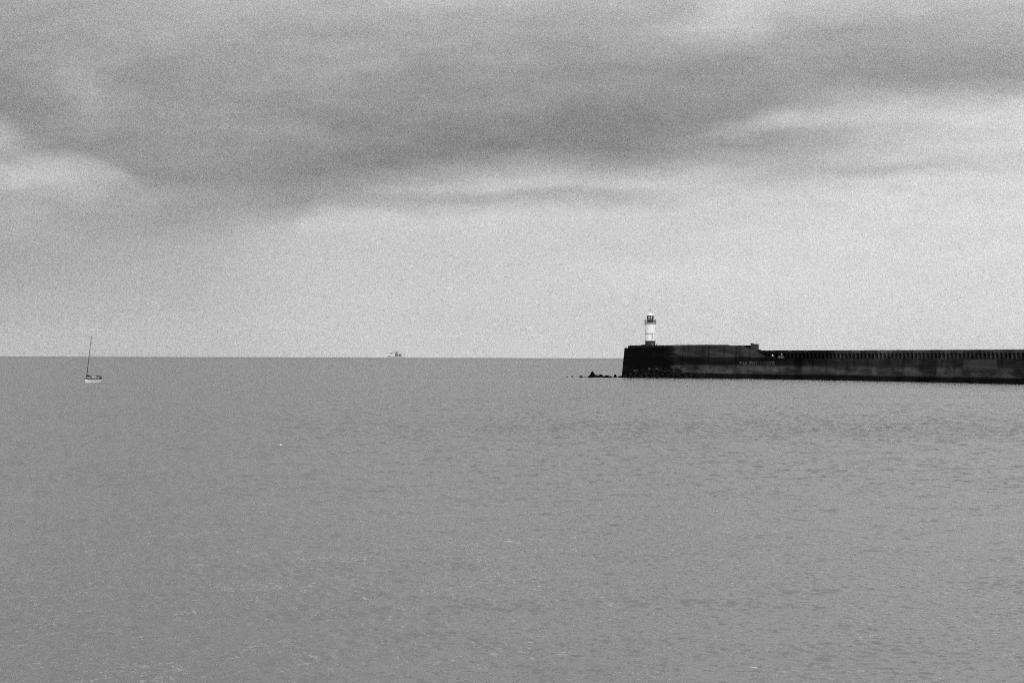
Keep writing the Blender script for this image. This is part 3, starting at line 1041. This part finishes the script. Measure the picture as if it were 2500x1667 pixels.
def build_walkway(s_at):
    # hump: half-round mound of concrete on the walkway edge
    s = s_at(1906.0, -2.0)
    c = pt(s, -2.0, WALK - .08)
    k = c.y / F
    bm = bmesh.new()
    wx, hz = 20.5 / 2 * k, 8.4 * k
    rings = []
    for j in range(9):
        t = j / 8
        z = hz * math.sin(t * math.pi / 2)
        r = math.cos(t * math.pi / 2) ** .9 if j < 8 else .02
        ring = []
        for i in range(28):
            a = 2 * math.pi * i / 28
            nn = 1 + .07 * mnoise.noise(Vector((math.cos(a) * 2, math.sin(a) * 2, z * 2)))
            ring.append(bm.verts.new((wx * r * nn * math.cos(a), 1.1 * r * nn * math.sin(a), z - (.1 if j == 0 else 0))))
        rings.append(ring)
    for a, b in zip(rings, rings[1:]):
        for i in range(28): bm.faces.new((a[i], a[(i + 1) % 28], b[(i + 1) % 28], b[i]))
    bm.faces.new(rings[-1]); bm.faces.new(rings[0][::-1])
    o = obj('concrete_hump', bm, pbr('worn_concrete', .045, .9, var=.6, scale=1.2, spec=.1, bump=.1), None, True, loc=c)
    t = (pt(s + 1, -2, 0) - pt(s - 1, -2, 0)); o.rotation_euler.z = math.atan2(t.y, t.x)
    tag(o, 'pale rounded concrete hump on the breakwater walkway beside the two people', 'mound')
    dk = pbr('dark_cloth', .015, .9)
    s1 = s_at(1886.2, -2.2)
    person(pt(s1, -2.2, WALK - .06), -.5, pbr('white_cloth', .5, .9), dk, 'person in a white top and dark trousers standing on the breakwater walkway')
    s2 = s_at(1908.4, -3.4)
    person(pt(s2, -3.4, WALK + .42), .5, pbr('grey_cloth', .22, .9), dk, 'person in a grey top standing behind the pale concrete hump')
    # step the second person stands on
    c = pt(s2, -3.4, WALK - .06)
    bm = bmesh.new()
    box(bm, -.7, .7, -.45, .45, -.02, .478)
    bmesh.ops.bevel(bm, geom=bm.edges[:], offset=.03, segments=1)
    o = obj('concrete_step', bm, M_BOULD, None, loc=c); o.rotation_euler.z = math.atan2(t.y, t.x)
    tag(o, 'dark concrete step behind the pale hump with a person on it', 'step')


# ------------------------------------------------------------------ sailing boat
def build_sailboat():
    px0, yw = 227.0, 934.0
    Y = H * F / (yw - hor(px0))
    k = Y / F
    X = (px0 - 1250) * k
    rz = R(180 + 52)
    root = empty('sailing_boat', (X, Y, 0), rz)
    tag(root, 'small white sailing yacht with bare dark mast alone on the open sea', 'sailing boat')
    L, Bm = 5.2, 1.75
    st = np.linspace(0, 1, 17)       # 0 stern .. 1 bow

    def beam(t): return Bm / 2 * (.80 + .20 * math.sin(min(t / .45, 1) * math.pi / 2)) * (1 - max(0, (t - .45) / .55) ** 2.1)
    def sheer(t): return 1.02 + .16 * (2 * t - .9) ** 2
    bm = bmesh.new()
    rows = []
    for t in st:
        x = -L / 2 + L * t
        b = max(beam(t), .03)
        rows.append([bm.verts.new((x + (.35 * f if t > .9 else 0) * (t - .9) * 6, sg * b * (.55 + .45 * f ** .6), -.35 + (sheer(t) + .35) * f)) for sg, f in
                     ((-1, 1), (-1, .75), (-1, .5), (-1, .25), (-1, 0), (1, 0), (1, .25), (1, .5), (1, .75), (1, 1))])
    for a, b in zip(rows, rows[1:]):
        for j in range(9): bm.faces.new((a[j], b[j], b[j + 1], a[j + 1]))
    bm.faces.new(rows[0]); bm.faces.new(rows[-1][::-1])
    obj('hull', bm, pbr('hull_white', .44, .5, var=.1), root, False)
    # dark sheer strake and deck
    bm = bmesh.new()
    up = []
    for t in st:
        x = -L / 2 + L * t + (.35 * (t - .9) * 6 if t > .9 else 0)
        b = max(beam(t), .03) + .03
        up.append([bm.verts.new((x, s_ * b, sheer(t) + dz)) for s_, dz in ((-1, -.12), (-1, .14), (1, .14), (1, -.12))])
    for a, b in zip(up, up[1:]):
        for j in range(4): bm.faces.new((a[j], b[j], b[(j + 1) % 4], a[(j + 1) % 4]))
    bm.faces.new(up[0]); bm.faces.new(up[-1][::-1])
    obj('deck', bm, pbr('teak_deck', .025, .7, var=.4), root)
    # cabin
    bm = bmesh.new()
    v = box(bm, -1.7, .5, -.62, .62, 1.12, 1.72)
    for q in v:
        if q.co.z > 1.5: q.co.y *= .8; q.co.x *= .93
    bmesh.ops.bevel(bm, geom=bm.edges[:], offset=.06, segments=2)
    cab = obj('cabin', bm, pbr('cabin_paint', .42, .6, var=.2), root)
    for sg in (-1, 1):
        bm = bmesh.new()
        box(bm, -1.4, .2, sg * .565 - .03, sg * .565 + .03, 1.36, 1.58)
        obj('window', bm, M_DARK, cab)
    bm = bmesh.new()          # spray hood over the hatch
    pr = []
    for i in range(9):
        a = math.pi * i / 8
        pr.append(((-1.6), .72 * math.cos(a), 1.5 + .62 * math.sin(a)))
    r1 = [bm.verts.new(p) for p in pr]
    r2 = [bm.verts.new((p[0] - .75, p[1] * 1.02, 1.42 + (p[2] - 1.42) * 1.0)) for p in pr]
    r3 = [bm.verts.new((p[0] + .5, p[1] * .9, 1.42 + (p[2] - 1.42) * .45)) for p in pr]
    for a, b in ((r2, r1), (r1, r3)):
        for i in range(8): bm.faces.new((a[i], a[i + 1], b[i + 1], b[i]))
    obj('spray_hood', bm, pbr('canvas', .06, .9), root)
    # mast, raked aft
    mx = 2.2
    top = 13.35
    bm = bmesh.new()
    tube(bm, [(mx, 0, 1.0), (mx - .75, 0, 6.5), (mx - 1.65, 0, top)], .11, 8, .07)
    mast = obj('mast', bm, pbr('dark_spar', .02, .6), root)
    bm = bmesh.new()
    box(bm, mx - 1.75, mx - 1.45, -.02, .02, top - .02, top + .12)
    obj('masthead_fitting', bm, M_DARK, mast)
    bm = bmesh.new()
    for e in ((2.7, 0, 1.3), (-2.6, 0, 1.2), (mx - .6, .75, 1.1), (mx - .6, -.75, 1.1)):
        tube(bm, [e, (mx - 1.6, 0, top - .3)], .008, 4)
    obj('rigging', bm, M_IRON, root)
    # boom with stowed sail
    bm = bmesh.new()
    tube(bm, [(mx - .12, 0, 2.15), (mx - .6, 0, 2.02), (mx - 1.5, 0, 1.75), (mx - 2.2, 0, 1.45)], .26, 8, .12)
    obj('stowed_sail', bm, pbr('dark_sailcloth', .008, .9), root)
    bm = bmesh.new()
    tube(bm, [(mx - .1, 0, 2.3), (-1.9, 0, 2.25)], .04, 6)
    obj('boom', bm, M_IRON, root)
    # outboard at the transom and pushpit rail
    bm = bmesh.new()
    box(bm, -2.95, -2.62, -.25, .2, .55, 1.75)
    box(bm, -2.85, -2.7, -.08, .04, -.4, .55)
    bmesh.ops.bevel(bm, geom=bm.edges[:], offset=.04, segments=2)
    obj('outboard_motor', bm, M_DARK, root)
    bm = bmesh.new()
    for sg in (-1, 1):
        tube(bm, [(-2.5, sg * .6, 1.15), (-2.5, sg * .6, 1.75), (-1.9, sg * .75, 1.72), (-1.9, sg * .75, 1.12)], .02, 5)
        tube(bm, [(-1.9, sg * .75, 1.7), (.5, sg * .84, 1.66), (2.0, sg * .5, 1.7)], .010, 5)
        tube(bm, [(2.0, sg * .5, 1.2), (2.0, sg * .5, 1.72)], .014, 5)
    tube(bm, [(-2.5, -.6, 1.74), (-2.5, .6, 1.74)], .02, 5)
    obj('guard_rail', bm, M_IRON, root)


# ------------------------------------------------------------------ distant ship
def build_ship():
    Y = 12000.0
    k = Y / F
    px0 = 964.0
    X = (px0 - 1250) * k
    root = empty('work_ship', (X, Y, 0), 0)
    tag(root, 'distant pale work ship with a raised crane boom on the horizon', 'ship')
    hz = hor(px0)
    q = lambda y: (hz + 2.2 - y) * k
    xx = lambda p: (p - px0) * k
    hullm = pbr('ship_grey', .30, .6, var=.1, scale=.02)
    whm = pbr('ship_white', .62, .6, var=.1, scale=.02)
    dkm = pbr('ship_dark', .085, .7, var=.2, scale=.02)
    midm = pbr('ship_steel', .16, .7, var=.2, scale=.02)
    bm = bmesh.new()
    rows = []
    W = 11
    for p, b, zt in ((947.2, .4, 868.0), (949.5, 4, 868.3), (953, 8.5, 868.6), (957, W, 868.8), (965, W, 868.8), (975, W, 868.8), (981, W * .9, 868.6)):
        x = xx(p)
        rows.append([bm.verts.new((x + (2.5 if p < 950 and z_ < 5 else 0), s_ * b * (.75 if z_ < 0 else 1), z_)) for s_, z_ in ((-1, q(zt)), (-1, 4), (-1, -4), (1, -4), (1, 4), (1, q(zt)))])
    for a, b in zip(rows, rows[1:]):
        for j in range(6): bm.faces.new((a[j], b[j], b[(j + 1) % 6], a[(j + 1) % 6]))
    bm.faces.new(rows[0]); bm.faces.new(rows[-1][::-1])
    obj('hull', bm, hullm, root)
    bm = bmesh.new()
    box(bm, xx(953.5), xx(964.4), -10, 10, q(868.8) + .01, q(866.2))
    box(bm, xx(954.5), xx(964.0), -8, 8, q(866.2) + .01, q(864.2))
    sup = obj('bridge_house', bm, whm, root)
    bm = bmesh.new()
    box(bm, xx(953.0), xx(960.5), -9.2, 9.2, q(864.2) + .02, q(862.3))
    obj('wheelhouse', bm, midm, root)
    bm = bmesh.new()
    for a_, b_ in ((954.5, 957.5), (958.6, 963.5)):
        box(bm, xx(a_), xx(b_), -10.2, -9.9, q(867.8), q(867.2))
    obj('windows', bm, dkm, sup)
    for (a_, b_), (ya, yb) in (((965.2, 972.0), (868.9, 864.2)), ((973.6, 979.4), (868.9, 863.9))):
        bm = bmesh.new()
        v = box(bm, xx(a_), xx(b_), -10.5, 10.5, q(ya) + .02, q(yb))
        bmesh.ops.bevel(bm, geom=bm.edges[:], offset=2.2, segments=2)
        obj('deck_module', bm, dkm, root)
    # crane: pedestal, machinery house and boom
    bm = bmesh.new()
    lathe(bm, [(4.5, q(868.8)), (4.5, q(862.9)), (6.0, q(862.4)), (6.0, q(861.2))], 12, xx(965.0), 0)
    cr = obj('crane_pedestal', bm, midm, root)
    bm = bmesh.new()
    for dy in (-2.5, 2.5):
        for dz in (0, 3.2):
            tube(bm, [(xx(952.6), dy, q(863.0) + dz), (xx(959), dy, q(860.8) + dz), (xx(966), dy, q(855.6) + dz * .4)], .8, 6)
    for i in range(14):
        t0_, t1_ = i / 14, (i + 1) / 14
        px_a = 952.6 + 13.4 * t0_; px_b = 952.6 + 13.4 * t1_
        yc = lambda p: np.interp(p, [952.6, 959, 966], [863.0, 860.8, 855.6])
        tube(bm, [(xx(px_a), -2.5, q(yc(px_a))), (xx(px_b), -2.5, q(yc(px_b)) + 3.0)], .45, 5)
        tube(bm, [(xx(px_a), 2.5, q(yc(px_a))), (xx(px_b), 2.5, q(yc(px_b)) + 3.0)], .45, 5)
    obj('crane_boom', bm, midm, cr)
    bm = bmesh.new()
    box(bm, xx(966.8), xx(970.2), -5, 5, q(861.6), q(858.4))
    tube(bm, [(xx(968.5), 0, q(864)), (xx(968.5), 0, q(861.5))], 2.0, 8)
    tube(bm, [(xx(969.2), 0, q(858.5)), (xx(969.4), 0, q(856.6))], .8, 6)
    tube(bm, [(xx(970.5), 0, q(864)), (xx(970.5), 0, q(860))], 1.0, 8)
    obj('funnel', bm, dkm, root)


# ------------------------------------------------------------------ float
def build_float():
    px, yw = 686.3, 1088.0
    Y = H * F / (yw - hor(px))
    X = (px - 1250) * Y / F
    root = empty('pot_float', (X, Y, 0))
    tag(root, 'tiny white float bobbing alone on the grey water', 'float')
    bm = bmesh.new()
    bmesh.ops.create_uvsphere(bm, u_segments=20, v_segments=12, radius=.09)
    for v in bm.verts: v.co = Vector((v.co.x * 1.05, v.co.y, v.co.z * .95 + .05))
    obj('ball', bm, pbr('white_plastic', .6, .4, var=.05), root, True)
    bm = bmesh.new()
    tube(bm, [(-.02, 0, .14), (-.02, 0, .19)], .022, 8)
    tube(bm, [(.12, -.05, -.02), (.2, -.25, .0)], .01, 6)
    obj('stem', bm, pbr('pale_rope', .5, .8), root)


# ------------------------------------------------------------------ water
def gust_field(x, y):
    """rough and calm patches of the sea, in world metres (1 = average)"""
    g = np.ones_like(x)
    for cx, cy, rx, ry, am in GUSTS:
        g = g + am * np.exp(-.7 * (((x - cx) / rx) ** 2 + ((y - cy) / ry) ** 2))
    return np.clip(g, .35, 2.2)


def build_water():
    rnd = np.random.RandomState(11)
    # rows out to sea (finer near the shore), columns fanned from a point behind the beach
    ys = [22.0]
    while ys[-1] < 900:
        y = ys[-1]
        ys.append(y + max(.10, .0016 * y, (y / 260.0) ** 2 * .55))
    ys = np.array(ys)
    ncol = 1050
    ax = np.linspace(-.50, .50, ncol)
    yy = np.repeat(ys[:, None], ncol, 1)
    xx = ax[None, :] * (yy + 14.0)
    dy = np.gradient(ys)
    spac = np.maximum(dy[:, None], (ax[1] - ax[0]) * (yy + 14))
    z = np.zeros_like(xx)
    gus = gust_field(xx, yy)
    lost = np.zeros_like(ys)
    N = 120
    lam = np.exp(rnd.uniform(math.log(.2), math.log(2.6), N))
    lam.sort()
    th = rnd.normal(R(-90 - 16), R(44), N)      # running ashore, a little to the left
    ph = rnd.uniform(0, 2 * math.pi, N)
    s0 = WAVE_SLOPE / math.sqrt(N / 2)
    # drifting groups so that crests are short
    for i in range(N):
        k = 2 * math.pi / lam[i]
        fade = np.clip((lam[i] / spac[:, :1] - 2.2) / 1.8, 0, 1)
        lost += (1 - fade[:, 0]) * s0 * s0 / 2
        if fade.max() <= 0: continue
        w = np.where(fade[:, 0] > 0)[0].max() + 1
        X, Y = xx[:w], yy[:w]
        # an offshore breeze: the longer waves only build up farther out
        wt = np.clip((Y / lam[i] - 34) / 60, 0, 1)
        wt = wt * wt * (3 - 2 * wt)
        pz = k * (X * math.cos(th[i]) + Y * math.sin(th[i])) + ph[i]
        q = np.sin(pz)
        z[:w] += fade[:w] * wt * (s0 / k) * (q + .28 * np.cos(2 * pz + math.pi * 0) * -1)
    # the breeze comes in puffs: crests stand in small scattered groups
    puff = np.zeros_like(xx)
    for i in range(14):
        l_ = math.exp(rnd.uniform(math.log(1.6), math.log(14)))
        t_ = rnd.uniform(0, math.pi)
        puff += np.sin(2 * math.pi / l_ * (xx * math.cos(t_) + 1.3 * yy * math.sin(t_)) + rnd.uniform(0, 6.28))
    puff /= math.sqrt(7)
    z *= gus * np.clip(.78 + .5 * puff, .12, 1.75)
    edge = np.clip((.5 - np.abs(ax)) / .03, 0, 1)[None, :]
    far = np.clip((440 - yy) / 140, 0, 1)
    z *= edge * far
    n, m = xx.shape
    co = np.stack([xx, yy, z], -1).reshape(-1, 3)
    S = 70000.0
    flat = np.array([(-S, -300, -.45), (S, -300, -.45), (S, S, -.45), (-S, S, -.45)])
    co = np.concatenate([co, flat]).astype(np.float32)
    idx = np.arange(n * m).reshape(n, m)
    qd = np.stack([idx[:-1, :-1], idx[:-1, 1:], idx[1:, 1:], idx[1:, :-1]], -1).reshape(-1, 4)
    qd = np.concatenate([qd, [[n * m, n * m + 1, n * m + 2, n * m + 3]]]).astype(np.int32)
    me = bpy.data.meshes.new('sea')
    me.vertices.add(len(co))
    me.vertices.foreach_set('co', co.ravel())
    me.loops.add(qd.size)
    me.loops.foreach_set('vertex_index', qd.ravel())
    me.polygons.add(len(qd))
    me.polygons.foreach_set('loop_start', np.arange(0, qd.size, 4, dtype=np.int32))
    me.polygons.foreach_set('loop_total', np.full(len(qd), 4, dtype=np.int32))
    me.update(calc_edges=True)
    me.polygons.foreach_set('use_smooth', np.ones(len(qd), dtype=bool))
    at = me.attributes.new('unresolved', 'FLOAT', 'POINT')
    frac = np.clip((np.sqrt(lost / (N * s0 * s0 / 2)) - .42) / .58, 0, 1)
    frac = np.maximum(frac, 1 - far[:, 0])
    val = np.concatenate([np.repeat(frac[:, None], m, 1).ravel(), np.ones(4)]).astype(np.float32)
    at.data.foreach_set('value', val)
    me.materials.append(water_mat())
    o = bpy.data.objects.new('sea', me)
    C.objects.link(o)
    tag(o, 'choppy grey sea stretching to the horizon', None, None, 'structure')


GUSTS = ((-16, 40, 13, 11, 1.3), (-40, 85, 30, 22, .35), (50, 152, 55, 16, .8), (-5, 175, 60, 22, .2), (22, 62, 14, 22, -.35), (60, 120, 30, 25, -.3), (120, 300, 80, 90, -.2))
WAVE_SLOPE = .27


def build_camera():
    cam = bpy.data.cameras.new('camera')
    cam.sensor_width = 36
    cam.lens = 36 * F / 2500
    cam.clip_start = .5
    cam.clip_end = 200000
    o = bpy.data.objects.new('camera', cam)
    C.objects.link(o)
    pitch = math.atan((873.4 - 833.5) / F)
    M = Matrix.Rotation(math.pi / 2 + pitch, 4, 'X') @ Matrix.Rotation(math.atan(.0031), 4, 'Z')
    o.matrix_world = Matrix.Translation((0, 0, H)) @ M
    SC.camera = o


make_world()
add_sun()
build_water()
_root, _s_at = build_breakwater()
build_lighthouse()
build_rocks(_s_at)
build_walkway(_s_at)
build_sailboat()
build_ship()
build_float()
build_camera()

SC.render.engine = 'CYCLES'
SC.view_settings.view_transform = 'Standard'
SC.view_settings.look = 'None'
SC.view_settings.exposure = 0
SC.view_settings.gamma = 1
SC.cycles.use_denoising = False
SC.cycles.max_bounces = 6
SC.cycles.use_adaptive_sampling = True
SC.cycles.adaptive_threshold = 1.0
SC.cycles.adaptive_min_samples = 5
SC.cycles.filter_width = 1.1
